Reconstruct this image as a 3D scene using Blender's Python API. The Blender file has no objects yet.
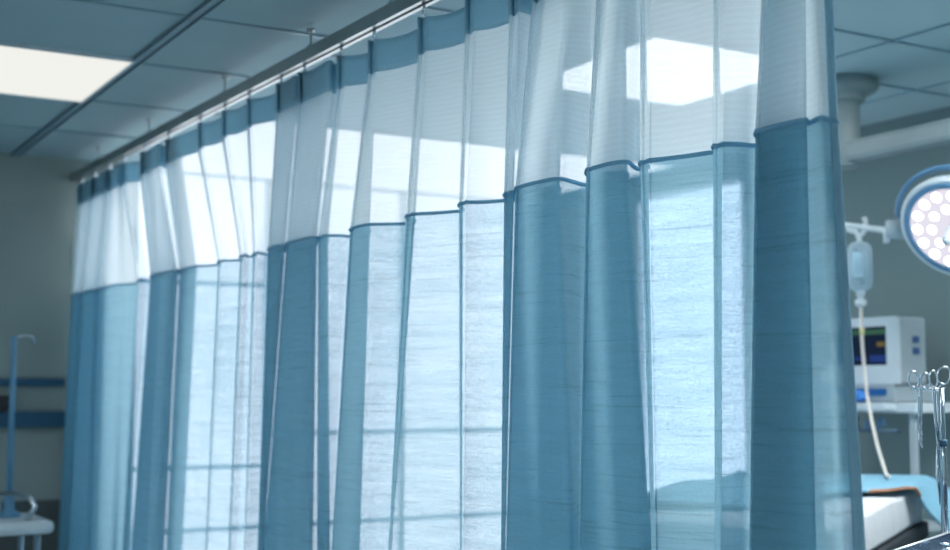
import bpy, bmesh, math, random
from mathutils import Vector, Matrix
random.seed(7)
PI = math.pi
COL = bpy.context.scene.collection
sc = bpy.context.scene
CH = 1.30                       # eye height above the floor
PSI = math.radians(30.4); PIT = math.radians(5.1); FPX = 1300.0
Rv = Vector((math.cos(PSI), -math.sin(PSI), 0))
Fv = Vector((math.sin(PSI)*math.cos(PIT), math.cos(PSI)*math.cos(PIT), math.sin(PIT)))
Uv = Rv.cross(Fv)
CAM = Vector((0, 0, CH))

def ray(u, v): return (Fv*FPX + Rv*(u-475) + Uv*(275-v))
def atz(u, v, z):               # point of a horizontal plane
    r = ray(u, v); t = (z-CH)/r.z; return CAM + r*t
def atd(u, v, d):               # point at a horizontal distance
    r = ray(u, v); t = d/math.hypot(r.x, r.y); return CAM + r*t
def atx(u, v, x):
    r = ray(u, v); return CAM + r*(x/r.x)

# ------------------------------------------------------------------ materials
def new_mat(name):
    m = bpy.data.materials.new(name); m.use_nodes = True
    nt = m.node_tree; nt.nodes.clear()
    out = nt.nodes.new('ShaderNodeOutputMaterial')
    return m, nt, out
def N(nt, t, **kw):
    n = nt.nodes.new(t)
    for k, v in kw.items(): setattr(n, k, v)
    return n
def pbr(name, col, rough=.5, metal=0, noise=.06, nscale=8, trans=0, bump=0, coat=0):
    m, nt, out = new_mat(name)
    b = N(nt, 'ShaderNodeBsdfPrincipled')
    b.inputs['Roughness'].default_value = rough; b.inputs['Metallic'].default_value = metal
    b.inputs['Transmission Weight'].default_value = trans
    b.inputs['Coat Weight'].default_value = coat
    tc = N(nt, 'ShaderNodeTexCoord'); no = N(nt, 'ShaderNodeTexNoise')
    no.inputs['Scale'].default_value = nscale; no.inputs['Detail'].default_value = 4
    nt.links.new(tc.outputs['Object'], no.inputs['Vector'])
    cr = N(nt, 'ShaderNodeValToRGB')
    cr.color_ramp.elements[0].position = .3; cr.color_ramp.elements[1].position = .7
    cr.color_ramp.elements[0].color = (*[c*(1-noise) for c in col], 1)
    cr.color_ramp.elements[1].color = (*[min(1, c*(1+noise)) for c in col], 1)
    nt.links.new(no.outputs['Fac'], cr.inputs['Fac']); nt.links.new(cr.outputs['Color'], b.inputs['Base Color'])
    if bump:
        bp = N(nt, 'ShaderNodeBump'); bp.inputs['Strength'].default_value = bump; bp.inputs['Distance'].default_value = .01
        nt.links.new(no.outputs['Fac'], bp.inputs['Height']); nt.links.new(bp.outputs['Normal'], b.inputs['Normal'])
    nt.links.new(b.outputs[0], out.inputs[0])
    return m
def emis(name, col, s, noise=0):
    m, nt, out = new_mat(name)
    e = N(nt, 'ShaderNodeEmission'); e.inputs['Color'].default_value = (*col, 1); e.inputs['Strength'].default_value = s
    nt.links.new(e.outputs[0], out.inputs[0])
    return m
def cloth(name, diff, tra, thru, tcol, wr=0.0, grain=.1, rip=0.0, dark=0.0, tfrac=.5):
    """woven fabric: reflects, glows through and is partly see-through between its threads"""
    m, nt, out = new_mat(name); L = nt.links.new
    tc = N(nt, 'ShaderNodeTexCoord')
    def nz(scale, vec, detail=3):
        mp = N(nt, 'ShaderNodeMapping'); mp.inputs['Scale'].default_value = vec
        L(tc.outputs['Object'], mp.inputs['Vector'])
        n = N(nt, 'ShaderNodeTexNoise'); n.inputs['Scale'].default_value = scale; n.inputs['Detail'].default_value = detail
        L(mp.outputs[0], n.inputs['Vector']); return n.outputs['Fac']
    def mth(op, a, b):
        n = N(nt, 'ShaderNodeMath', operation=op)
        for i, q in enumerate((a, b)):
            if isinstance(q, (int, float)): n.inputs[i].default_value = q
            else: L(q, n.inputs[i])
        return n.outputs[0]
    g = nz(170, (1, 1, 1.3), 2); w = nz(1.0, (4, 4, 55), 4); s = nz(2.2, (1, 1, 1), 3); th = nz(1.0, (25, 25, 420), 2)
    # share of open weave
    f = mth('MULTIPLY', mth('SUBTRACT', g, .5), grain*2)
    f = mth('ADD', f, mth('MULTIPLY', mth('SUBTRACT', s, .5), grain*1.0))
    f = mth('ADD', f, mth('MULTIPLY', mth('SUBTRACT', th, .5), grain*.9))
    if wr: f = mth('ADD', f, mth('MULTIPLY', mth('SUBTRACT', w, .5), wr))
    if rip:
        wv = N(nt, 'ShaderNodeTexWave', bands_direction='Z', wave_profile='SIN')
        wv.inputs['Scale'].default_value = 22; wv.inputs['Distortion'].default_value = .6
        L(tc.outputs['Object'], wv.inputs['Vector'])
        f = mth('ADD', f, mth('MULTIPLY', mth('SUBTRACT', wv.outputs['Fac'], .5), rip))
    f = mth('ADD', mth('MULTIPLY', f, thru), thru)
    h = mth('ADD', mth('MULTIPLY', g, .25), mth('MULTIPLY', w, 1.4 if wr else .3))
    bp = N(nt, 'ShaderNodeBump'); bp.inputs['Strength'].default_value = .5; bp.inputs['Distance'].default_value = .006
    L(h, bp.inputs['Height'])
    d = N(nt, 'ShaderNodeBsdfDiffuse'); d.inputs['Color'].default_value = (*diff, 1); L(bp.outputs[0], d.inputs['Normal'])
    t = N(nt, 'ShaderNodeBsdfTranslucent'); t.inputs['Color'].default_value = (*tra, 1); L(bp.outputs[0], t.inputs['Normal'])
    slub = N(nt, 'ShaderNodeMapRange'); slub.inputs['From Min'].default_value = .60; slub.inputs['From Max'].default_value = .70
    slub.inputs['To Min'].default_value = 1.0; slub.inputs['To Max'].default_value = .82 if wr else .97
    L(nz(1.0, (5, 5, 130), 2), slub.inputs['Value'])
    gr = mth('ADD', mth('MULTIPLY', mth('SUBTRACT', g, .5), .55 if wr else .2), 1.0)
    fac = mth('MULTIPLY', slub.outputs[0], gr)
    for sh, c_ in ((d, diff), (t, tra)):
        vm = N(nt, 'ShaderNodeVectorMath', operation='SCALE'); vm.inputs[0].default_value = c_; L(fac, vm.inputs['Scale'])
        L(vm.outputs[0], sh.inputs['Color'])
    f = mth('MULTIPLY', f, slub.outputs[0])
    mx = N(nt, 'ShaderNodeMixShader'); mx.inputs[0].default_value = tfrac
    L(d.outputs[0], mx.inputs[1]); L(t.outputs[0], mx.inputs[2])
    tp = N(nt, 'ShaderNodeBsdfTransparent'); tp.inputs['Color'].default_value = (*tcol, 1)
    m2 = N(nt, 'ShaderNodeMixShader'); L(f, m2.inputs[0]); L(mx.outputs[0], m2.inputs[1]); L(tp.outputs[0], m2.inputs[2])
    L(m2.outputs[0], out.inputs[0])
    return m

M = {}
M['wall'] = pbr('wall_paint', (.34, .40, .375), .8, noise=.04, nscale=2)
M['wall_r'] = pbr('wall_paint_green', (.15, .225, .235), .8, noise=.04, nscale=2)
M['wall_bounce'] = pbr('wall_bounce_pale', (.55, .62, .64), .8, noise=.04, nscale=2)  # for the unseen walls, kept pale to bounce light onto the curtain
M['ceil'] = pbr('ceiling_tile', (.35, .49, .53), .85, noise=.03, nscale=3)
M['tbar'] = pbr('ceiling_grid', (.24, .38, .44), .5)
M['tdark'] = pbr('grid_dark_edge', (.15, .24, .29), .6)
M['floor'] = pbr('vinyl_floor', (.48, .56, .60), .35, noise=.05)
M['wains'] = pbr('wainscot', (.085, .10, .095), .6)
M['blue'] = pbr('bumper_blue', (.03, .11, .19), .45)
M['rail'] = pbr('aluminium_rail', (.42, .46, .46), .38, metal=.8)
M['chrome'] = pbr('chrome', (.72, .78, .84), .14, metal=1, noise=.03)
M['steel'] = pbr('brushed_steel', (.55, .62, .68), .25, metal=1)
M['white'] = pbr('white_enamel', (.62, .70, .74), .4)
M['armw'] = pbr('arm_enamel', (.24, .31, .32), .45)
M['grey'] = pbr('grey_plastic', (.38, .46, .50), .5)
M['dark'] = pbr('dark_rubber', (.012, .016, .024), .6)
M['lblue'] = pbr('blue_ring', (.10, .24, .40), .4)
M['sheet'] = pbr('white_sheet', (.58, .61, .64), .9, noise=.03, bump=.4, nscale=14)
M['blanket'] = pbr('blue_blanket', (.19, .41, .54), .9, noise=.05, bump=.3, nscale=20)
M['brown'] = pbr('tan_edge', (.38, .19, .11), .7)
M['bluebag'] = pbr('blue_wrap', (.06, .28, .75), .6)
M['black_s'] = emis('monitor_screen', (.01, .02, .045), .8)
M['lowscreen'] = emis('device_screen', (.02, .10, .30), .9)
M['green_t'] = emis('green_trace', (.05, .14, .09), .7)
M['yellow_t'] = emis('yellow_trace', (.16, .13, .06), .7)
M['blue_t'] = emis('blue_trace', (.02, .05, .20), .8)
M['lampL'] = emis('panel_glow', (1.0, 1.0, .95), .80)
M['fillN'] = emis('fill_glow_near', (.98, 1.0, 1.0), 12)
M['fillC'] = emis('fill_glow_bay', (.93, .97, 1.0), 22)
M['lampW'] = emis('panel_glow_soft', (.92, .96, 1.0), 2.5)
M['lampR'] = emis('panel_glow_cool', (.92, .96, 1.0), 2.7)
M['pane'] = emis('daylit_frosted_pane', (.88, .93, 1.0), 2.6)
M['sideglow'] = emis('added_side_glow', (.66, .82, 1.0), 3.0)
M['led'] = emis('led_glow', (1, .99, 1), 6)
M['ledface'] = emis('lamp_face_glow', (.80, .77, .88), .9)
M['frame'] = pbr('window_frame', (.80, .86, .90), .5)
M['skin'] = cloth('header_tape', (.48, .70, .80), (.50, .74, .84), .02, (.3, .6, .75), grain=.1, tfrac=.45)
M['mesh'] = cloth('white_mesh', (.84, .94, .97), (.90, .97, 1.0), .21, (.95, .97, 1.0), grain=.45, rip=.16, tfrac=.6)
M['lower'] = cloth('teal_linen', (.22, .47, .58), (.44, .72, .84), .18, (.90, .95, 1.0), wr=.9, grain=.8, tfrac=.5)
M['seam'] = cloth('teal_piping', (.30, .58, .75), (.30, .58, .75), .0, (.3, .5, .6), tfrac=.35)
M['side'] = cloth('grey_blue_hem', (.42, .66, .78), (.50, .72, .82), .0, (.5, .7, .8), tfrac=.4)
def plastic():
    m, nt, out = new_mat('clear_plastic'); L = nt.links.new
    a = N(nt, 'ShaderNodeBsdfPrincipled'); a.inputs['Base Color'].default_value = (.75, .88, .95, 1); a.inputs['Roughness'].default_value = .2
    t = N(nt, 'ShaderNodeBsdfTransparent'); t.inputs['Color'].default_value = (.85, .95, 1, 1)
    lw = N(nt, 'ShaderNodeLayerWeight'); lw.inputs['Blend'].default_value = .35
    mr = N(nt, 'ShaderNodeMapRange'); mr.inputs['To Min'].default_value = .25; mr.inputs['To Max'].default_value = .95
    L(lw.outputs['Facing'], mr.inputs['Value'])
    mx = N(nt, 'ShaderNodeMixShader'); L(mr.outputs[0], mx.inputs[0]); L(t.outputs[0], mx.inputs[1]); L(a.outputs[0], mx.inputs[2])
    L(mx.outputs[0], out.inputs[0]); return m
M['plastic'] = plastic()
M['tube'] = pbr('tube_plastic', (.70, .66, .60), .3)

# ------------------------------------------------------------------ geometry helpers
def obj(name, bm, mat, parent=None, smooth=False, bevel=0):
    me = bpy.data.meshes.new(name); bmesh.ops.recalc_face_normals(bm, faces=bm.faces[:])
    bm.to_mesh(me); bm.free()
    o = bpy.data.objects.new(name, me); COL.objects.link(o)
    for mm in (mat if isinstance(mat, list) else [mat]): me.materials.append(mm)
    if smooth:
        for p in me.polygons: p.use_smooth = True
    if bevel:
        b = o.modifiers.new('bevel', 'BEVEL'); b.width = bevel; b.segments = 2; b.limit_method = 'ANGLE'
    if parent:
        o.parent = parent; bpy.context.view_layer.update()
        o.matrix_parent_inverse = parent.matrix_world.inverted()
    return o
def thing(name, label, cat, loc=(0, 0, 0), group=None):
    o = bpy.data.objects.new(name, None); COL.objects.link(o); o.location = loc; o.empty_display_size = .05
    tag(o, label, cat, group); return o
def tag(o, label, cat, group=None):
    o['label'] = label; o['category'] = cat
    if group: o['group'] = group
    return o
def struct(o): o['kind'] = 'structure'; return o
def box(bm, x0, x1, y0, y1, z0, z1, mat=None):
    vs = [bm.verts.new((x, y, z)) for x in (x0, x1) for y in (y0, y1) for z in (z0, z1)]
    if mat is not None:
        for v in vs: v.co = mat @ v.co
    for f in ((0, 1, 3, 2), (4, 6, 7, 5), (0, 4, 5, 1), (2, 3, 7, 6), (0, 2, 6, 4), (1, 5, 7, 3)):
        bm.faces.new([vs[i] for i in f])
def frame_of(d):
    d = d.normalized(); a = Vector((0, 0, 1)) if abs(d.z) < .9 else Vector((1, 0, 0))
    s = d.cross(a).normalized(); return s, s.cross(d)
def tube(bm, pts, r, n=10, closed=False, cap=True):
    pts = [Vector(p) for p in pts]; rings = []; K = len(pts)
    s = None
    for i, p in enumerate(pts):
        if closed: d = pts[(i+1) % K]-pts[i-1]
        else: d = pts[min(i+1, K-1)]-pts[max(i-1, 0)]
        d.normalize()
        if s is None: s, t = frame_of(d)
        else:
            s = (s-d*s.dot(d)).normalized(); t = s.cross(d)
        rr = r[i] if isinstance(r, (list, tuple)) else r
        rings.append([bm.verts.new(p+(s*math.cos(a)+t*math.sin(a))*rr) for a in [2*PI*k/n for k in range(n)]])
    for i in range(K if closed else K-1):
        A, B = rings[i], rings[(i+1) % K]
        for k in range(n): bm.faces.new((A[k], A[(k+1) % n], B[(k+1) % n], B[k]))
    if cap and not closed:
        bm.faces.new(rings[0]); bm.faces.new(rings[-1][::-1])
def lathe(bm, prof, n=24, mat=None):
    """profile of (radius, height) about z"""
    rings = []
    for r, z in prof:
        rings.append([bm.verts.new((max(r, 1e-4)*math.cos(2*PI*k/n), max(r, 1e-4)*math.sin(2*PI*k/n), z)) for k in range(n)])
    for A, B in zip(rings, rings[1:]):
        for k in range(n): bm.faces.new((A[k], A[(k+1) % n], B[(k+1) % n], B[k]))
    bm.faces.new(rings[0]); bm.faces.new(rings[-1][::-1])
    if mat is not None:
        for R in rings:
            for v in R: v.co = mat @ v.co
def T(p): return Matrix.Translation(Vector(p))
def look(p, zdir, up=(0, 0, 1)):
    z = Vector(zdir).normalized(); x = Vector(up).cross(z).normalized(); y = z.cross(x)
    return Matrix(((x.x, y.x, z.x, p[0]), (x.y, y.y, z.y, p[1]), (x.z, y.z, z.z, p[2]), (0, 0, 0, 1)))
def B(): return bmesh.new()

# ------------------------------------------------------------------ room shell
CZ = CH+1.215; YF = 6.98; XR = 4.57; XL = -2.6; YB = -2.2; XRF = 4.57
bm = B(); box(bm, XL-.1, XR+.1, YB-.1, YF+.1, -.1, 0); struct(obj('floor', bm, M['floor']))
bm = B(); box(bm, XL-.1, XR+.1, YB-.1, YF+.1, CZ+.012, CZ+.1); struct(obj('ceiling', bm, M['ceil']))
bm = B(); box(bm, XL-.1, XL, YB, YF, 0, CZ+.012); struct(obj('wall_left', bm, M['wall_bounce']))
bm = B(); box(bm, XL-.1, XR+.1, YB-.1, YB, 0, CZ+.012); struct(obj('wall_back', bm, M['wall_bounce']))
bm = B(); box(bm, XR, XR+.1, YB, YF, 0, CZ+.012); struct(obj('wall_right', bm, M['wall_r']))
# far wall with the window openings
wins = [(1.97, 2.73), (2.735, 3.60), (3.605, 4.50)]
WZ0, WZ1 = .30, CZ+.002
bm = B(); xs = XL-.1
w = .010
for a, b in wins:
    box(bm, xs, a, YF, YF+.12, 0, CZ+.012); box(bm, a, b, YF, YF+.12, 0, WZ0); box(bm, a, b, YF, YF+.12, WZ1, CZ+.012); xs = b
box(bm, xs, XR+.1, YF, YF+.12, 0, CZ+.012)
struct(obj('wall_far', bm, M['wall']))
for i, (a, b) in enumerate(wins):
    bm = B()
    box(bm, a, a+w, YF+.02, YF+.07, WZ0, WZ1); box(bm, b-w, b, YF+.02, YF+.07, WZ0, WZ1)
    box(bm, a, b, YF+.02, YF+.07, WZ0, WZ0+w); box(bm, a, b, YF+.02, YF+.07, WZ1-w, WZ1)
    for z in ((CH+.60, CH-.42, CH-.76) if i == 0 else (CH-.24, CH-.76)): box(bm, a+w, b-w, YF+.01, YF+.06, z-.012, z+.012)
    fo = struct(obj('window_%d' % (i+1), bm, M['frame']))
    bm = B(); box(bm, a, b, YF+.08, YF+.09, WZ0, WZ1); obj('pane', bm, M['pane'], fo)
# glowing pane added on the solid right wall to brighten the linen before it
wa, wb = atx(750, 250, XR), atx(642, 250, XR); zt_ = atx(700, 186, XR).z
bm = B()
for q3 in ((wa.y, wb.y, zt_-.03, zt_), (wa.y, wb.y, .3, .33), (wa.y, wa.y+.03, .3, zt_), (wb.y-.03, wb.y, .3, zt_)): box(bm, XR-.03, XR-.001, *q3)
fo = struct(obj('window_4', bm, M['frame']))
bm = B(); box(bm, XR-.012, XR-.002, wa.y+.01, wb.y-.01, .31, zt_-.01); obj('pane', bm, M['sideglow'], fo)
def grid_line(n, x0, x1, y0, y1):
    bm = B(); box(bm, x0, x1, y0, y1, CZ+.006, CZ+.013); struct(obj('trim_%d' % n, bm, M['tbar']))
n = 1
# runs along the curtain
for x, w in ((1.315, .035), (.57, .02), (-.17, .02), (-.92, .02), (-1.66, .02), (2.06, .014), (2.72, .014), (3.53, .016), (4.2, .014)):
    grid_line(n, x-w/2, x+w/2, YB, YF); n += 1
    if w > .03:
        for q_ in (-1, 1):
            bm = B(); box(bm, x+q_*w/2-.002, x+q_*w/2+.002, YB, YF, CZ-.002, CZ+.012); struct(obj('trim_%d' % n, bm, M['tdark'])); n += 1  # thin dark strips along both edges of the main bar
for y in (-1.2, -.45, .3, 1.05, 1.8, 2.55, 3.33, 4.08, 4.77, 5.50, 6.22):
    for (xa, xb) in ((XL, 1.80), (1.80, XR)):
        yy = y if xa < 0 else {3.33: 3.12, 4.08: 3.60, 4.77: 4.30}.get(y, y)
        grid_line(n, xa, xb, yy-.008, yy+.008); n += 1
# wall trim of the left bay
def strip(name, m, x0, x1, z0, z1, t):
    bm = B(); box(bm, x0, x1, YF-t, YF, z0, z1); struct(obj(name, bm, m, bevel=.004))
strip('trim_%d' % n, M['blue'], XL, 1.60, CH+.025, CH+.065, .03); n += 1
strip('trim_%d' % n, M['blue'], XL, 1.60, CH-.185, CH-.105, .05); n += 1
strip('trim_%d' % n, M['wains'], XL, 1.62, .08, CH-.56, .012); n += 1
strip('baseboard_far', M['dark'], XL, 1.62, 0, .08, .016)

# ------------------------------------------------------------------ ceiling lamps
def panel(label, x0, x1, y0, y1, mat, fr=.018):
    t = thing('ceiling_light', label, 'ceiling light', ((x0+x1)/2, (y0+y1)/2, CZ-.004))
    bm = B()
    for a in ((x0, x1, y0, y0+fr), (x0, x1, y1-fr, y1), (x0, x0+fr, y0+fr, y1-fr), (x1-fr, x1, y0+fr, y1-fr)):
        box(bm, *a, CZ-.006, CZ+.012)
    obj('frame', bm, M['white'], t)
    bm = B(); box(bm, x0+fr, x1-fr, y0+fr, y1-fr, CZ-.002, CZ+.011); obj('diffuser', bm, mat, t)
panel('square white ceiling light panel glowing on the grey ceiling left of the curtain', .10, 1.303, 4.70, 5.49, M['lampL'], .008)
panel('ceiling light panel seen as a bright lozenge through the sheer mesh top of the curtain', 2.73, 3.53, 3.44, 4.28, M['lampR'])
panel('ceiling light panel by the windows, behind the bright middle of the mesh curtain', 2.05, 4.45, 5.45, 6.975, M['lampW'], .004)
panel('added ceiling light panel over the left bay, out of view, lighting the curtain front', -1.60, -.60, 2.55, 3.55, M['fillN'])  # added fill light for the curtain front, outside the frame
panel('added ceiling light panel behind the viewer, unseen, lighting the curtain front', -1.2, -.2, -1.6, -.7, M['fillN'])  # second added fill for the curtain front, never in view
panel('added ceiling light panel in the right bay, out of view, backlighting the curtain', 2.95, 4.05, 1.65, 2.55, M['fillC'])  # added fill behind the curtain so the cloth glows, out of frame

# ------------------------------------------------------------------ curtain
def plane_x(y): return 1.76-.026*(y-1.7)
# folds: (front edge a, rear edge b) in three heights: header, seam, foot; depth
FO = [((79, 90), (71.5, 82), (56.5, 66.5), .07), ((91, 105), (82.5, 97.5), (67, 89.5), .08), ((106, 119), (98, 117.5), (90, 110), .08), ((122, 125), (137, 139), (122, 123), .05),
      ((140, 160), (150, 178), (130, 164), .10), ((165, 182), (179.5, 197), (165.5, 182), .07), ((198, 201), (218, 220), (205, 207), .05),
      ((222, 225), (240, 242), (228, 230), .06), ((247, 250), (253, 255), (244, 245), .04), ((276, 297), (268, 285), (257, 263), .09), ((298, 330), (286, 317), (263, 313), .11),
      ((337, 342), (318, 328), (317, 330), .07), ((368, 376), (350, 370), (331, 360), .10), ((418, 425), (406, 415), (388, 391.5), .09),
      ((465, 471), (459, 463), (460, 462), .08), ((509, 519), (504, 514), (501, 505), .07), ((532, 566), (515, 560), (505.5, 575), .13),
      ((598, 625), (586, 628), (579, 651), .15), ((640, 646), (640, 648), (651.5, 655), .06), ((713, 717), (713, 722), (715, 722), .05),
      ((766, 810), (755, 814), (749, 826), .12), ((769, 808), (758, 812), (752, 824), .06)]  # last entry is an extra fold added to darken the near one
START = (77, 70, 55); END = (827, 837, 864.5)
SZ = .492; 
def hz(y): return .955+.004*(y-2.8)+.018*math.exp(-((y-4.7)/1.1)**2)          # lower edge of the header above eye height
def ctrl(level):
    pts = [(START[level], 0.0)]
    prev = START[level]
    for a_b in FO:
        a, b = a_b[level]; A = a_b[3]*(.55 if level == 0 else 1)
        w = b-a
        gap = a-prev
        q = 1.0
        tk = (.028, .022, .012)[level]*(a+290)/2.2*.45; dp = (.022, .006, .0)[level]
        pts += [(prev+gap*.55, -A*.05*q), (a-.05*min(gap, 10), -A*.40),
                (a+.5*w, -A*.5), (b-.02*w, -A*.42), (b, -A*.28), (b-.06*w, -A*.14), (a+.5*w, 0.0), (a+.06*w, A*.14), (a, A*.28),
                (a+.02*w, A*.42), (a+tk*.3, A*.52), (a+tk, A*.50-dp), (a+tk*1.3, A*.50-dp), (a+tk*2.0, A*.50), (a+.5*w if a+.5*w > a+tk*2.2 else a+tk*2.2, A*.52), (b if b > a+tk*2.5 else a+tk*2.5, A*.45)]
        prev = b
    e = END[level]
    hs = (817, 827.5, 851)[level]
    pts += [(prev+(hs-prev)*.5, .05), (hs-.5, .03), (hs+.5, .02), (e-1, .0), (e, -.01)]
    return pts
def chaikin(p):
    o = [p[0]]
    for a, b in zip(p, p[1:]):
        o.append(tuple(.75*x+.25*y for x, y in zip(a, b))); o.append(tuple(.25*x+.75*y for x, y in zip(a, b)))
    o.append(p[-1]); return o
L3 = [ctrl(i) for i in range(3)]
L3 = [chaikin(chaikin(p)) for p in L3]
NCOL = len(L3[0])
def solve(u, d, z):             # point of the hanging cloth: along-rail position from the fold chart
    k = (u-475)/FPX; cp, sp = math.cos(PIT), math.sin(PIT); y = 3.0
    for _ in range(4):
        x = plane_x(y)-d
        y = (x*(math.cos(PSI)-k*math.sin(PSI)*cp)-k*z*sp)/(math.sin(PSI)+k*math.cos(PSI)*cp)
    return Vector((x, y, z+CH))
def sm(t): return t*t*(3-2*t)
FOOT = []
for j in range(NCOL):
    u = L3[2][j][0]; h = PSI+math.atan((u-475)/1305); dist = 1.72/math.sin(h)
    FOOT.append(-159/math.hypot(1305, u-475)*dist)
WOB = [[random.uniform(-1, 1) for _ in range(6)] for _ in range(3)]
def cpoint(j, z):
    uH, dH = L3[0][j]; uS, dS = L3[1][j]; uB, dB = L3[2][j]
    if z >= SZ:
        t = min(1, (z-SZ)/(.965-SZ)); u = uS+(uH-uS)*t; d = dS+(dH-dS)*sm(t)
        if z > .965: d = dH
    else:
        t = (SZ-z)/(SZ-FOOT[j]); t2 = min(t, 1.1) if t > 1 else t
        u = uS+(uB-uS)*t2; d = dS+(dB-dS)*min(1, t)
        if t > 1.1: # straight down below what the flare reaches
            zz = SZ-1.1*(SZ-FOOT[j]); p = solve(u, d, zz); return Vector((p.x, p.y, z+CH))
    return solve(u, d, z)
j_end = NCOL
def sheet_mesh(name, zlist, mat, parent, j0=0, j1=None, off=0):
    """zlist: list of functions/values giving the height of each row"""
    j1 = j1 or NCOL; bm = B(); rows = []
    for z in zlist:
        rows.append([bm.verts.new(cpoint(j, z(j) if callable(z) else z)) for j in range(j0, j1)])
    for A, C in zip(rows, rows[1:]):
        for k in range(len(A)-1): bm.faces.new((A[k], A[k+1], C[k+1], C[k]))
    me = bpy.data.meshes.new(name); bm.to_mesh(me); bm.free()
    o = bpy.data.objects.new(name, me); COL.objects.link(o); me.materials.append(mat)
    for p in me.polygons: p.use_smooth = True
    o.parent = parent; o.matrix_parent_inverse = parent.matrix_world.inverted()
    if off:
        s = o.modifiers.new('thick', 'SOLIDIFY'); s.thickness = off; s.offset = 0
    return o
YC = [cpoint(j, .96).y for j in range(NCOL)]
# distance from the nearest hook position, for the sag of the header between hooks
npf = 12*4
def hookpos(f): return cpoint(min(NCOL-1, int((1+16*f+9)*4)), .97)
hooks_y = [hookpos(f).y for f in range(len(FO))]
def sag(j):
    y = YC[j]; up = [h for h in hooks_y if h >= y]; dn = [h for h in hooks_y if h < y]
    if not up or not dn: return 0
    a, b = max(dn), min(up); L = b-a
    return -.018*min(1, L/.25)*math.sin(PI*(y-a)/max(L, .02))
htop = [lambda j, k=k: hz(YC[j])+.105*k/5+sag(j)*(.5+k/10) for k in range(5, -1, -1)]
cur = thing('hospital_curtain', 'long pleated privacy curtain, white mesh top over teal-blue linen, hanging from the ceiling rail', 'curtain', (1.70, 4.2, 0))
bpy.context.view_layer.update()
sheet_mesh('header_band', htop, M['skin'], cur, off=.003)
def hb(j): return hz(YC[j])+sag(j)*.5
NT = 16
sheet_mesh('mesh_panel', [lambda j, k=k: hb(j)+(SZ-hb(j))*k/NT for k in range(NT+1)], M['mesh'], cur)
HEM = -1.24
NB = 44
sheet_mesh('linen_panel', [SZ+(HEM-SZ)*k/NB for k in range(NB+1)], M['lower'], cur)
# piping along the seam, following every fold
bm = B(); tube(bm, [cpoint(j, SZ+.001) for j in range(0, NCOL, 1)], .0050, 6); obj('seam_piping', bm, M['seam'], cur, smooth=True)
# stitched edge on the near end
J0 = NCOL-10
sheet_mesh('side_hem', [lambda j, k=k: hb(j)+(HEM-hb(j))*k/60 for k in range(61)], M['side'], cur, j0=J0, off=.004)
sheet_mesh('foot_hem', [HEM+.05, HEM+.001], M['seam'], cur, off=.003)
def hook_bm(p, ztop):
    bm = B(); x, y, z = p
    r = .014
    tube(bm, [(x, y, ztop), (x, y, ztop-.012)], .006, 8)
    tube(bm, [(x+r*math.sin(a)*.5, y+r*math.sin(a), ztop-.020+r*math.cos(a)) for a in [2*PI*k/12 for k in range(12)]], .0042, 6, closed=True)
    tube(bm, [(x, y, ztop-.026), (x+.004, y, ztop-.036), (x+.006, y, z-.01), (x, y+.004, z-.018), (x-.008, y+.002, z-.008)], .003, 6)
    return bm
RZ = CH+1.125                                  # rail centre
ys = sorted(set(round(y, 3) for y in hooks_y))
extra = []
for a, b in zip(ys, ys[1:]):
    if b-a > .42: extra.append((a+b)/2)
for y in ys+extra+[min(ys)-.25]:
    obj('curtain_hook', hook_bm((plane_x(y), y, CH+hz(y)+.105), RZ-.014), M['chrome'], cur, smooth=True)

# rail: a C channel from the far wall past the near end, on threaded hangers
rl = thing('curtain_rail', 'long grey aluminium curtain rail hung below the ceiling on short rods', 'curtain rail', (1.7, 4, CZ))
bpy.context.view_layer.update()
bm = B(); prof = [(-.021, -.018), (-.021, .026), (.021, .026), (.021, -.018), (.007, -.018), (.007, -.014), (.016, -.014), (.016, .022), (-.016, .022), (-.016, -.014), (-.007, -.014), (-.007, -.018)]
ends = []
for y in (1.0, YF-.003):
    ends.append([bm.verts.new((plane_x(y)+a, y, RZ+b)) for a, b in prof])
for k in range(12): bm.faces.new((ends[0][k], ends[0][(k+1) % 12], ends[1][(k+1) % 12], ends[1][k]))
bm.faces.new(ends[0]); bm.faces.new(ends[1][::-1])
obj('channel', bm, M['rail'], rl)
for y in (1.5, 2.75, 3.98, 4.77, 5.7, 6.5):
    bm = B(); x = plane_x(y)-.006
    tube(bm, [(x, y, RZ+.026), (x, y, CZ)], .004, 8); lathe(bm, [(.013, 0), (.013, .006), (.006, .01)], 12, T((x, y, RZ+.026)))
    lathe(bm, [(.008, -.010), (.015, -.004), (.015, 0)], 12, T((x, y, CZ)))
    obj('hanger', bm, M['rail'], rl, smooth=False)

# ------------------------------------------------------------------ left bay: trolley with a drip pole
def caster(bm, x, y, r=.04):
    tube(bm, [(x, y-.012, r), (x, y+.012, r)], r, 14); box(bm, x-.014, x+.014, y-.02, y-.014, r, r*2.3); box(bm, x-.014, x+.014, y+.014, y+.02, r, r*2.3); box(bm, x-.014, x+.014, y-.02, y+.02, r*2.2, r*2.5)
zt = .775
pc = atz(44, 516, zt)              # right end of the table top
tx1 = pc.x; ty = pc.y
tr = thing('medical_trolley', 'white medical trolley with a chrome side hoop and drip pole at the left edge', 'trolley', (tx1-.3, ty, 0))
bpy.context.view_layer.update()
bm = B(); box(bm, tx1-.62, tx1, ty-.21, ty+.21, zt-.055, zt); obj('table_top', bm, M['white'], tr, bevel=.022)
bm = B(); box(bm, tx1-.57, tx1-.05, ty-.17, ty+.17, .25, .275); obj('lower_shelf', bm, M['white'], tr, bevel=.006)
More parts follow.
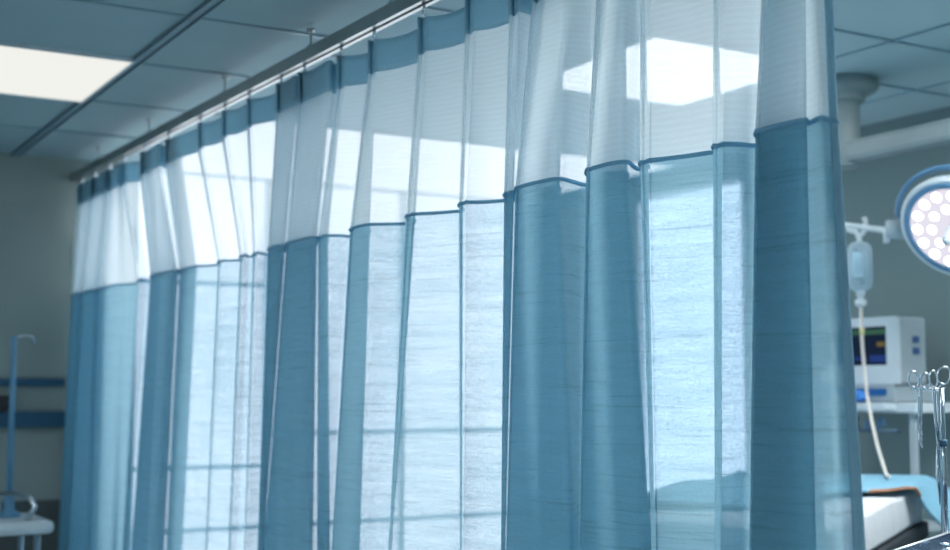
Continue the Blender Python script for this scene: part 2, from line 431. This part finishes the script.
for sx in (tx1-.56, tx1-.06):
    for sy in (ty-.16, ty+.16):
        bm = B(); tube(bm, [(sx, sy, .09), (sx, sy, zt-.05)], .013, 10); lg = obj('leg', bm, M['steel'], tr, smooth=True)
        bm = B(); caster(bm, sx, sy); obj('caster', bm, M['dark'], lg)
bm = B(); tube(bm, [(tx1-.10, ty-.15, zt-.005), (tx1-.07, ty-.15, zt+.055), (tx1-.085, ty-.13, zt+.085), (tx1-.14, ty, zt+.10), (tx1-.18, ty+.13, zt+.085), (tx1-.16, ty+.15, zt+.05), (tx1-.16, ty+.15, zt-.005)], .011, 10)
obj('side_hoop', bm, M['steel'], tr, smooth=True)
pp = atd(9, 500, math.hypot(tx1, ty)); ztop = CH+.235*pp.length/6
bm = B(); lathe(bm, [(.05, 0), (.05, .012), (.022, .03), (.02, .10), (.012, .11)], 16, T((pp.x, pp.y, zt-.001)))
tube(bm, [(pp.x, pp.y, zt+.1), (pp.x, pp.y, ztop)], .012, 10)
po = obj('drip_pole', bm, pbr('pole_blue', (.10, .28, .45), .4), tr, smooth=True)
for s in (1,):
    bm = B(); tube(bm, [(pp.x, pp.y, ztop-.01), (pp.x+s*.04, pp.y, ztop+.004), (pp.x+s*.075, pp.y, ztop-.002), (pp.x+s*.08, pp.y, ztop-.03)], .005, 8)
    obj('hook', bm, M['steel'], po, smooth=True)
# small dark wall device
p = atd(0, 403, 7.2); bm = B(); box(bm, p.x-.06, p.x+.03, YF-.09, YF-.05, CH-.10, CH-.02); 
box(bm, p.x-.04, p.x+.01, YF-.05, YF, CH-.09, CH-.03)
tag(obj('wall_bracket', bm, pbr('dark_plastic', (.03, .025, .025), .5), bevel=.006), 'small dark bracket on the far wall between the blue rails, at the left edge', 'bracket')

# ------------------------------------------------------------------ right bay: surgical light
ax, ay = 3.83, 3.64
sl = thing('surgical_light', 'white surgical light on a ceiling arm, round head of bright lamps', 'surgical light', (ax, ay, CZ))
bpy.context.view_layer.update()
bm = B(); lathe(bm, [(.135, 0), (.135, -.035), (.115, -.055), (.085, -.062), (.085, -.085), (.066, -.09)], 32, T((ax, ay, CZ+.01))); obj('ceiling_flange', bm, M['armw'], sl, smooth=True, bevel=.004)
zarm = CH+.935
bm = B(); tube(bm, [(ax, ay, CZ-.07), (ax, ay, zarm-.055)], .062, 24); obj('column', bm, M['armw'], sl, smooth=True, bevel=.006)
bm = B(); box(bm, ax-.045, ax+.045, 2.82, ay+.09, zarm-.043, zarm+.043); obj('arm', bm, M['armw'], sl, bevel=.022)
LC = atd(956, 228, 5.05)
tocam = (CAM-LC).normalized()
nrm = (tocam + Rv*-.55 - Uv*.72).normalized()
HM = look(LC, nrm)
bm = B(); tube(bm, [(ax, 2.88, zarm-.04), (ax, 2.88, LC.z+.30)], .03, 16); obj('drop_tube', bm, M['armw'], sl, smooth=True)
R0 = .203
bm = B(); lathe(bm, [(.03, -.11), (.09, -.10), (R0*.8, -.065), (R0*1.0, -.03), (R0*1.03, -.005), (R0*1.01, .008), (R0*.95, .012), (R0*.93, .008)], 48, HM); hd = obj('lamp_head', bm, M['white'], sl, smooth=True)
bm = B(); lathe(bm, [(R0*.95, .0085), (R0*.94, .0135), (R0*.83, .0145), (R0*.82, .0085)], 48, HM); obj('blue_rim', bm, M['lblue'], hd, smooth=True)
bm = B(); lathe(bm, [(R0*.825, .006), (R0*.825, .0125)], 48, HM); obj('lens_plate', bm, M['ledface'], hd)
led0 = None
for cnt, rr, ro, ph in ((15, .69, .0255, .1), (9, .42, .0235, .25)):
    for k in range(cnt):
        a = 2*PI*k/cnt+ph; c = HM @ T((R0*rr*math.cos(a), R0*rr*math.sin(a), .0128))
        if led0 is None or led0[1] != ro:
            bm = B(); lathe(bm, [(ro*.7, 0), (ro*.7, .002), (ro*.5, .005)], 20); o = obj('lamp_lens', bm, M['led'], hd); led0 = (o, ro)
        else:
            o = led0[0].copy(); COL.objects.link(o)
        o.parent = hd; o.matrix_parent_inverse = Matrix.Identity(4); o.matrix_world = c
bm = B(); lathe(bm, [(.026, .01), (.026, .03), (.020, .05), (.018, .10), (.010, .112)], 20, HM); obj('centre_handle', bm, M['grey'], hd, smooth=True)
# guard loop to the upper left and the pivot block at its left
A0 = math.atan2((HM.inverted().to_3x3() @ (Uv*.75-Rv*.66)).y, (HM.inverted().to_3x3() @ (Uv*.75-Rv*.66)).x)
bm = B(); tube(bm, [HM @ Vector((R0*1.15*math.cos(A0+t), R0*1.15*math.sin(A0+t), -.03 if abs(t) < .9 else -.045)) if abs(t) < 1.0 else HM @ Vector((R0*.98*math.cos(A0+t), R0*.98*math.sin(A0+t), -.05)) for t in [(-1.1+2.2*k/24) for k in range(25)]], .010, 10)
obj('grab_handle', bm, M['lblue'], hd, smooth=True)
pb = [atd(u_, 229, 5.20) for u_ in (885, 887.5, 908)]
bm = B(); tube(bm, pb, [.030, .038, .040], 20); obj('pivot_block', bm, M['grey'], hd, smooth=True, bevel=.004)
bk = LC - nrm*.10
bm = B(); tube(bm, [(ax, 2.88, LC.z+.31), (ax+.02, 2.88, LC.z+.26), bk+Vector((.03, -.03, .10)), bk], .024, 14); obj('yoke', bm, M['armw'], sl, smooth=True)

# ------------------------------------------------------------------ drip stand, drip bag
DS = 5.5
q = atd(833, 300, DS); 
st = thing('drip_stand', 'white drip stand whose hooked crossbar shows past the curtain edge', 'drip stand', (q.x, q.y, 0))
bpy.context.view_layer.update()
bz = atd(862, 228, DS).z
bm = B(); tube(bm, [(q.x, q.y, .07), (q.x, q.y, bz+.03)], .011, 12); obj('pole', bm, M['white'], st, smooth=True)
for k in range(5):
    a = 2*PI*k/5+.3; bm = B(); e = Vector((q.x+.2*math.cos(a), q.y+.2*math.sin(a), .06))
    tube(bm, [(q.x, q.y, .09), e], .012, 8); lg = obj('leg', bm, M['white'], st, smooth=True)
    bm = B(); caster(bm, e.x, e.y, .025); obj('caster', bm, M['dark'], lg)
def S(u, v, d=DS): return atd(u, v, d)
bm = B(); tube(bm, [S(833, 226), S(846, 225), S(860, 227), S(883, 230), S(886, 233), S(886.5, 243)], .0125, 10); obj('crossbar', bm, M['white'], st, smooth=True)
bm = B(); tube(bm, [S(846, 229), S(856, 232), S(859, 238), S(859, 242)], .010, 8)
tube(bm, [S(864, 217), S(865.5, 222), S(865, 230), S(862, 234), S(859, 235)], .010, 8); obj('bag_hook', bm, M['white'], st, smooth=True)
bag = thing('drip_bag', 'clear drip bag hanging above the bed with a thin tube', 'drip bag', S(860, 240))
bpy.context.view_layer.update()
cx = S(860, 265); ppm = 1365/DS
def lath2(name, prof, mat, fl=.62):
    bm = B(); m_ = look((cx.x, cx.y, 0), Vector((0, 0, 1)), up=(-Fv.x, -Fv.y, 0)); 
    Mx = Matrix(((Rv.x, Fv.x, 0, cx.x), (Rv.y, Fv.y, 0, cx.y), (0, 0, 1, 0), (0, 0, 0, 1))) @ Matrix.Diagonal((1, fl, 1, 1))
    lathe(bm, [(r/ppm, S(860, v).z) for r, v in prof], 28, Mx); return obj(name, bm, mat, bag, smooth=True)
lath2('bag_body', [(3, 242), (8, 243), (11.2, 246), (12.4, 251), (12.6, 270), (12.4, 283), (10.5, 288), (6, 291), (3.6, 293)], M['plastic'])
lath2('label_patch', [(8.6, 252), (8.7, 252.4), (8.7, 276), (8.6, 276.4)], pbr('fluid', (.66, .80, .86), .4), .5)
lath2('hanging_tab', [(1.8, 237), (2.6, 238), (2.6, 243), (2, 244)], M['white'])
lath2('bag_neck', [(3.8, 291), (4.0, 292), (4.2, 296), (3.0, 297), (3.0, 299), (5.6, 300), (5.8, 304), (4.4, 306), (2.6, 307)], M['white'], 1)
bm = B(); tube(bm, [S(861, 306), S(861.6, 330), S(863, 352), S(865, 375), S(867, 395, 5.46), S(872, 422, 5.4), S(878, 448, 5.3), S(883, 464, 5.2), atz(886, 474, .952+.040), atz(889, 477, .952+.040)], .0068, 10); obj('drip_tube', bm, M['tube'], bag, smooth=True)
bm = B(); tube(bm, [S(862, 328), S(862.5, 335)], .0095, 10); obj('roller_clamp', bm, pbr('yellow_clip', (.65, .60, .30), .4), bag, smooth=True)

# ------------------------------------------------------------------ monitor on its cart
DM = 5.62
fr = atd(901, 384, DM); xf = fr.x; y0 = fr.y
def onx(u, v): return atx(u, v, xf)
zb = fr.z; ztp = atd(901, 316, DM).z
shz = atd(901, 403, DM).z
ct = thing('monitor_cart', 'grey equipment cart carrying the monitor against the right wall', 'cart', (xf+.15, y0+.2, 0))
bpy.context.view_layer.update()
ex = .06
bm = B(); box(bm, xf-.03, xf+.33, y0-.10, y0+.62, shz-.04, shz); obj('top_shelf', bm, M['white'], ct, bevel=.006)
bm = B(); box(bm, xf, xf+.30, y0-.06, y0+.58, shz-.52, shz-.50); obj('middle_shelf', bm, M['grey'], ct, bevel=.004)
bm = B(); box(bm, xf, xf+.30, y0-.06, y0+.58, .2, .22); obj('lower_shelf', bm, M['grey'], ct, bevel=.004)
for sx in (xf+.01, xf+.29):
    for sy in (y0-.05, y0+.57):
        bm = B(); box(bm, sx-.012, sx+.012, sy-.012, sy+.012, .09, shz-.04); lg = obj('leg', bm, M['grey'], ct)
        bm = B(); caster(bm, sx, sy); obj('caster', bm, M['dark'], lg)
bm = B(); tube(bm, [(xf-.035, y0+.0, shz-.115), (xf-.035, y0+.6, shz-.115)], .007, 8)
for yy in (y0+.02, y0+.56): tube(bm, [(xf-.035, yy, shz-.115), (xf+.01, yy, shz-.115)], .006, 8)
obj('hanging_rail', bm, pbr('dark_rail', (.06, .12, .18), .4), ct, smooth=True)
bm = B(); box(bm, xf-.02, xf+.22, y0+.02, y0+.5, shz+.001, zb-.0015)
dv = tag(obj('recorder_unit', bm, M['grey'], bevel=.008), 'low grey device with a blue display, on the cart under the monitor', 'medical device')
bm = B(); box(bm, xf-.024, xf-.018, y0+.06, y0+.44, shz+.03, zb-.018); obj('display', bm, M['lowscreen'], dv)
mo = thing('patient_monitor', 'boxy white patient monitor with a dark screen, on the grey device', 'monitor', (xf+.08, y0+.2, zb))
bpy.context.view_layer.update()
bm = B(); box(bm, xf, xf+.16, y0, y0+.46, zb, ztp); obj('casing', bm, M['grey'], mo, bevel=.012)
s1 = onx(889, 326); s2 = onx(889, 365)
bm = B(); yb0, yb1 = y0-.002, y0+.462
box(bm, xf-.02, xf+.002, yb0, s1.y, zb-.0, ztp); box(bm, xf-.02, xf+.002, s1.y, yb1, s1.z, ztp); box(bm, xf-.02, xf+.002, s1.y, yb1, zb, s2.z); box(bm, xf-.02, xf+.002, y0+.42, yb1, s2.z, s1.z)
obj('bezel', bm, M['white'], mo)
bm = B(); box(bm, xf-.008, xf-.004, s1.y, y0+.42, s2.z, s1.z); scn = obj('screen', bm, M['black_s'], mo)
def tr_(y_a, y_b, za, zb_, m):
    bm = B(); box(bm, xf-.0105, xf-.0085, y_a, y_b, za, zb_); obj('trace', bm, m, scn)
H = s1.z-s2.z
tr_(s1.y+.01, y0+.40, s1.z-.20*H, s1.z-.07*H, M['green_t']); tr_(s1.y+.01, s1.y+.06, s1.z-.52*H, s1.z-.40*H, M['yellow_t'])
tr_(s1.y+.01, s1.y+.10, s2.z+.08*H, s2.z+.26*H, M['blue_t']); tr_(s1.y+.12, y0+.40, s2.z+.14*H, s2.z+.22*H, M['blue_t'])
for k in range(2):
    bm = B(); zz = zb+(ztp-zb)*(.66-.17*k); box(bm, xf+.075, xf+.11, y0-.008, y0+.001, zz-.014, zz+.014); obj('button', bm, pbr('button_blue', (.05, .12, .28), .4), mo, bevel=.003)
bm = B(); c = atx(863, 401, xf-.01)
bmesh.ops.create_icosphere(bm, subdivisions=3, radius=1)
for v in bm.verts:
    k = 1+.10*math.sin(5*v.co.x+3*v.co.y)+.08*math.sin(7*v.co.z+4*v.co.y)
    v.co = Vector((v.co.x*.03*k, v.co.y*.055*k, max(v.co.z, -.8)*.028*k+0.0))
    v.co += Vector((xf-.0, c.y, shz+.026))
bw = tag(obj('cloth_bundle', bm, M['bluebag'], smooth=True), 'small bright blue crumpled bundle on the cart shelf before the device', 'bundle')
bw.location.x = -.055
# cart shelf reaches under it
bm = B(); box(bm, xf-.10, xf-.031, y0-.0, y0+.60, shz-.03, shz-.002); obj('shelf_lip', bm, M['white'], ct, bevel=.004)
for (uu, v0, v1, c_) in ((858, 416, 430, 'dark'), (872, 418, 426, 'lblue'), (884, 418, 424, 'lblue')):
    a = atx(uu, v0, xf-.035); b_ = atx(uu+1, v1, xf-.035)
    bm = B(); tube(bm, [a, (a+b_)/2+Vector((0, .012, 0)), b_, b_+Vector((0, .02, -.008)), b_+Vector((0, .03, .02)), (a+b_)/2+Vector((0, .035, 0)), Vector((a.x, a.y+.03, shz-.115))], .007, 8)
    obj('cable', bm, M[c_], ct, smooth=True)

# ------------------------------------------------------------------ bed
Ld = Vector((math.sin(math.radians(57)), math.cos(math.radians(57)), 0)); Nd = Vector((-Ld.y, Ld.x, 0))
O = Vector((2.97, 2.78, 0))
def bp(s, n, z): return O+Ld*s+Nd*n+Vector((0, 0, z))
BM = Matrix(((Ld.x, Nd.x, 0, O.x), (Ld.y, Nd.y, 0, O.y), (0, 0, 1, 0), (0, 0, 0, 1)))
bed = thing('hospital_bed', 'raised hospital bed with white mattress and black rail, behind the curtain edge', 'bed', bp(.3, .35, 0))
bpy.context.view_layer.update()
ZB = .952
def soft(bm, s0, s1, n0, n1, z0, z1, amp=.01, seg=(24, 12, 5), seed=0, r=.04):
    rr = random.Random(seed); ph = [rr.uniform(0, 6) for _ in range(6)]
    g = bmesh.ops.create_cube(bm, size=1); 
    bmesh.ops.subdivide_edges(bm, edges=bm.edges[:], cuts=9, use_grid_fill=True)
    for v in g['verts'] + [x for x in bm.verts]:
        pass
    for v in bm.verts:
        x, y, z = v.co.x+.5, v.co.y+.5, v.co.z+.5
        s = s0+(s1-s0)*x; n = n0+(n1-n0)*y; h = z0+(z1-z0)*z
        e = (2*abs(x-.5))**6+(2*abs(y-.5))**6
        if z > .5: h -= min(1, e)*r*(z-.5)*2
        w = amp*(math.sin(9*s+ph[0]+3*n)+math.sin(14*n+ph[1]+5*s)+.6*math.sin(23*s-11*n+ph[2]))
        ins = .25*r*math.cos(PI*(z-.5))
        v.co = bp(s+(x-.5)*ins, n+(y-.5)*ins, h+(w if z > .3 else 0)*.6)
bm = B(); soft(bm, -.52, 1.18, .0, .72, ZB-.135, ZB, .004, r=.018); obj('mattress', bm, M['sheet'], bed, smooth=True)
bm = B(); box(bm, -.55, 1.2, -.02, .74, ZB-.20, ZB-.14, BM); obj('bed_frame', bm, M['dark'], bed, bevel=.008)
bm = B(); tube(bm, [bp(-.5, -.05, ZB-.235), bp(1.1, -.05, ZB-.235)], .016, 10)
for s in (-.45, .1, .8): tube(bm, [bp(s, -.05, ZB-.235), bp(s, .0, ZB-.19)], .012, 8)
obj('side_rail', bm, M['steel'], bed, smooth=True)
bm = B(); tube(bm, [bp(.42, -.055, ZB-.20), bp(.50, -.06, ZB-.185), bp(.56, -.06, ZB-.18)], [.012, .018, .012], 10); obj('lever', bm, M['white'], bed, smooth=True)
bm = B(); box(bm, -.10, .55, .16, .56, .16, ZB-.2, BM); obj('pedestal', bm, M['grey'], bed, bevel=.02)
bm = B(); box(bm, -.45, 1.0, .08, .64, .09, .17, BM); obj('base', bm, M['grey'], bed, bevel=.02)
for s in (-.38, .93):
    for n_ in (.12, .60):
        bm = B(); c = bp(s, n_, 0); caster(bm, c.x, c.y, .045); obj('caster', bm, M['dark'], bed)
# blanket: sheet over the far half, hanging over the near side
def blanket():
    bm = B(); ns = 46; rows = []
    nl = [-.24+.02*k for k in range(11)]+[-.02, -.01, 0, .01, .02, .035, .05]+[.08+.04*k for k in range(17)]
    for i in range(ns+1):
        t = i/ns; row = []
        for n_ in nl:
            if n_ >= .30: s0 = -.25
            elif n_ <= -.02: s0 = .80+.9*(-.02-n_)
            else: s0 = -.25+1.05*(.30-n_)/.32
            s = s0+t*(1.235-s0)
            if n_ >= 0:
                z = ZB+.024+.008*math.sin(7*s+2*n_)*math.sin(5*n_+1); n2 = n_-.012
            else:
                hang = -n_; z = ZB+.024-hang*1.0; f = max(0, min(1, (s-.85)/.3))
                n2 = -.035-(.05+.16*f)*math.sin(min(1, hang/.22)*PI/2)-.05*math.sin(13*s+.6)*hang*2
            row.append(bm.verts.new(bp(s, n2, z)))
        rows.append(row)
    for A, C in zip(rows, rows[1:]):
        for k in range(len(nl)-1): bm.faces.new((A[k], A[k+1], C[k+1], C[k]))
    return bm, rows
bm, rows = blanket(); edge = [v.co.copy() for v in rows[0]]
bl = obj('blanket', bm, M['blanket'], smooth=True); md = bl.modifiers.new('t', 'SOLIDIFY'); md.thickness = .008
tag(bl, 'light blue blanket spread over the bed, hanging down its side', 'blanket')
bm = B(); tube(bm, [p+Vector((0, 0, -.004)) for p in edge[10:19]], .006, 8); obj('tan_edge', bm, M['brown'], bl, smooth=True)
bm = B(); tube(bm, [p+Vector((0, 0, -.004)) for p in edge[:11]], .008, 8); obj('hem', bm, M['blanket'], bl, smooth=True)

# ------------------------------------------------------------------ instrument trolley, tray and forceps
TZ = CH-.335
a = atz(900, 549, TZ); b_ = atz(950, 532.5, TZ); e = (b_-a).normalized(); g = Vector((e.y, -e.x, 0))   # g: toward the near side
TM = Matrix(((e.x, g.x, 0, a.x), (e.y, g.y, 0, a.y), (0, 0, 1, 0), (0, 0, 0, 1)))
def tp(s, n_, z): return TM @ Vector((s, n_, z))
tl = thing('instrument_trolley', 'chrome instrument trolley with an upright pole at the lower right corner', 'trolley', tp(.2, .2, 0))
bpy.context.view_layer.update()
bm = B(); x0, x1, n0, n1 = -.10, .62, -.012, .42
zf = TZ-.022
box(bm, x0, x1, n0, n1, zf-.02, zf, TM); obj('top_frame', bm, M['steel'], tl, bevel=.004)
bm = B(); box(bm, x0+.02, x1-.02, n0+.02, n1-.02, .25, .265, TM); obj('lower_shelf', bm, M['steel'], tl)
for s in (x0+.02, x1-.02):
    for n_ in (n0+.02, n1-.02):
        bm = B(); tube(bm, [tp(s, n_, .1), tp(s, n_, zf-.02)], .012, 10); lg = obj('leg', bm, M['steel'], tl, smooth=True)
        bm = B(); c = tp(s, n_, 0); caster(bm, c.x, c.y, .04); obj('caster', bm, M['dark'], lg)
DP = math.hypot(b_.x, b_.y)*.985+.03
pt = atd(940.5, 389, DP)
bm = B(); tube(bm, [(pt.x, pt.y, TZ-.04), (pt.x, pt.y, pt.z)], .0088, 14); obj('pole', bm, M['chrome'], tl, smooth=True)
bm = B(); tube(bm, [(pt.x, pt.y, TZ-.04), tp(*((TM.inverted() @ Vector((pt.x, pt.y, 0))).x, .0), TZ-.045)], .008, 8); obj('pole_bracket', bm, M['steel'], tl, smooth=True)
bm = B(); kz = atd(941, 443, DP).z; lathe(bm, [(.010, -.008), (.012, -.007), (.012, .007), (.010, .008)], 16, T((pt.x, pt.y, kz))); obj('pole_collar', bm, M['lblue'], tl, smooth=True)
def P(u, v, dd=0): return atd(u, v, DP+dd)
bm = B(); tube(bm, [P(911, 389.5, .012), P(946, 389, .012)], .0030, 8); obj('crossbar', bm, M['chrome'], tl, smooth=True)
# tray
ty_ = thing('instrument_tray', 'shallow stainless steel tray of instruments in the lower right corner', 'tray', tp(.22, .2, zf))
bpy.context.view_layer.update()
bm = B(); tb0, tb1, m0, m1 = -.08, .50, .0, .36
box(bm, tb0, tb1, m0, m1, zf+.0005, zf+.003, TM)
for q2 in ((tb0, tb1, m0, m0+.003), (tb0, tb1, m1-.003, m1), (tb0, tb0+.003, m0, m1), (tb1-.003, tb1, m0, m1)): box(bm, *q2, zf+.0005, TZ, TM)
obj('pan', bm, pbr('pan_steel', (.22, .30, .40), .22, metal=1), ty_)
bm = B(); tube(bm, [tp(tb0, m0, TZ), tp(tb1, m0, TZ), tp(tb1, m1, TZ), tp(tb0, m1, TZ)], .0035, 8, closed=True); obj('rim', bm, pbr('rim_steel', (.92, .94, .96), .3, metal=.5), ty_, smooth=True)
def ringpts(c, rx, rz, n=20, rot=0, X=None, Z=None):
    X = X or Rv; Z = Z or Vector((0, 0, 1))
    return [c+X*(rx*math.cos(t)*math.cos(rot)-rz*math.sin(t)*math.sin(rot))+Z*(rx*math.cos(t)*math.sin(rot)+rz*math.sin(t)*math.cos(rot)) for t in [2*PI*k/n for k in range(n)]]
def forceps(label, rA, rB, waist, box_, tip, dz=0):
    """two finger rings, shafts that meet at a box joint, closed jaws; given by chart points"""
    t = thing('forceps', label, 'forceps', P(*rA[:2], dz), 'forceps hung on the trolley crossbar'); bpy.context.view_layer.update()
    for i, (u, v, rx, ry, rot) in enumerate((rA, rB)):
        d = dz+.004*i; k = DP/1388
        bm = B(); tube(bm, ringpts(P(u, v, d), rx*k, ry*k, 24, rot), .0024, 8, closed=True)
        fr_ = obj('finger_ring', bm, M['chrome'], t, smooth=True)
        bm = B(); w = waist[i]; tube(bm, [P(u+(w[0]-u)*.35, v+ry, d), P(w[0], w[1], d), P((w[0]+box_[0])/2+(.6 if i else -.6), (w[1]+box_[1])/2, d), P(box_[0], box_[1], d)], [.0022, .0042, .0034, .003], 8)
        obj('shaft', bm, M['chrome'], t, smooth=True)
        bm = B(); tube(bm, [P(box_[0], box_[1]-1, d), P(box_[0]+(1 if i else -1)*.8, (box_[1]+tip[1])/2, d), P(*tip, d)], [.0042, .0032, .0012], 8)
        obj('jaw', bm, M['chrome'], t, smooth=True)
    bm = B(); tube(bm, [P(*box_, dz-.006), P(*box_, dz+.010)], .0045, 12); obj('joint', bm, M['chrome'], t, smooth=True)
    return t
forceps('short chrome forceps with two open finger rings, left one hanging by the pole', (913.5, 379.5, 5.2, 8.2, .1), (925.2, 380.5, 5.0, 7.4, -.1), ((919, 390), (920.5, 391)), (920.5, 431), (922.5, 448), 0)
forceps('long chrome forceps hanging right beside the upright pole, upper of its rings largest', (933.5, 379, 4.0, 8.0, .05), (944, 375.5, 6.6, 8.6, -.25), ((934, 391), (938, 391)), (938.2, 446), (940, 505), -.022)
# loose instruments in the tray
def scissors(label, s, n_, ang, sc_):
    t = thing('scissors', label, 'scissors', tp(s, n_, zf+.004), 'instruments lying in the tray'); bpy.context.view_layer.update()
    X = (TM.to_3x3() @ Vector((math.cos(ang), math.sin(ang), 0))); Y = Vector((-X.y, X.x, 0)); c0 = tp(s, n_, zf+.0065)
    for k in (-1, 1):
        h = Vector((0, 0, .0036 if k > 0 else 0))
        bm = B(); tube(bm, ringpts(c0+Y*k*.014+h, .013*sc_, .009*sc_, 18, 0, X, Y), .0026, 8, closed=True); obj('finger_ring', bm, M['chrome'], t, smooth=True)
        bm = B(); tube(bm, [c0+X*.011+Y*k*.012+h, c0+X*.06+Y*k*.003+h, c0+X*.08+h, c0+X*.14-Y*k*.004+h], [.0026, .0028, .003, .001], 8); obj('blade', bm, M['chrome'], t, smooth=True)
scissors('scissors in the tray with rings by the raised far rim, near the pole', .25, .040, .25, 1.1)
scissors('scissors lying flat in the tray at its lower left', .15, .075, .15, 1.2)
scissors('scissors in the tray nearest the right edge', .44, .075, 2.9, 1.2)
def dish(label, s, n_, r):
    bm = B(); lathe(bm, [(r*.6, 0), (r*.95, .012), (r, .03), (r*1.06, .032), (r*1.05, .029), (r*.96, .026), (r*.85, .01), (.002, .004)], 28, T(tp(s, n_, zf+.0035)))
    tag(obj('kidney_dish', bm, M['chrome'], smooth=True), label, 'dish')
dish('small round steel dish in the tray beside the scissors', .10, .20, .05)

# ------------------------------------------------------------------ camera, world, view
cd = bpy.data.cameras.new('camera'); cam = bpy.data.objects.new('camera', cd); COL.objects.link(cam)
cam.matrix_world = Matrix(((Rv.x, Uv.x, -Fv.x, CAM.x), (Rv.y, Uv.y, -Fv.y, CAM.y), (Rv.z, Uv.z, -Fv.z, CAM.z), (0, 0, 0, 1)))
cd.sensor_width = 36; cd.lens = FPX/950*36; cd.clip_start = .05
cd.dof.use_dof = True; cd.dof.focus_distance = 2.95; cd.dof.aperture_fstop = 2.4
sc.camera = cam
w = bpy.data.worlds.new('world'); sc.world = w; w.use_nodes = True
w.node_tree.nodes['Background'].inputs[0].default_value = (.5, .75, 1, 1); w.node_tree.nodes['Background'].inputs[1].default_value = .3
sc.view_settings.view_transform = 'Standard'; sc.view_settings.look = 'None'; sc.view_settings.gamma = 1
sc.view_settings.exposure = 0.16
cy = sc.cycles
cy.use_denoising = True; cy.max_bounces = 10; cy.transparent_max_bounces = 40; cy.transmission_bounces = 10; cy.diffuse_bounces = 5
cy.sample_clamp_indirect = 6; cy.caustics_reflective = False; cy.caustics_refractive = False
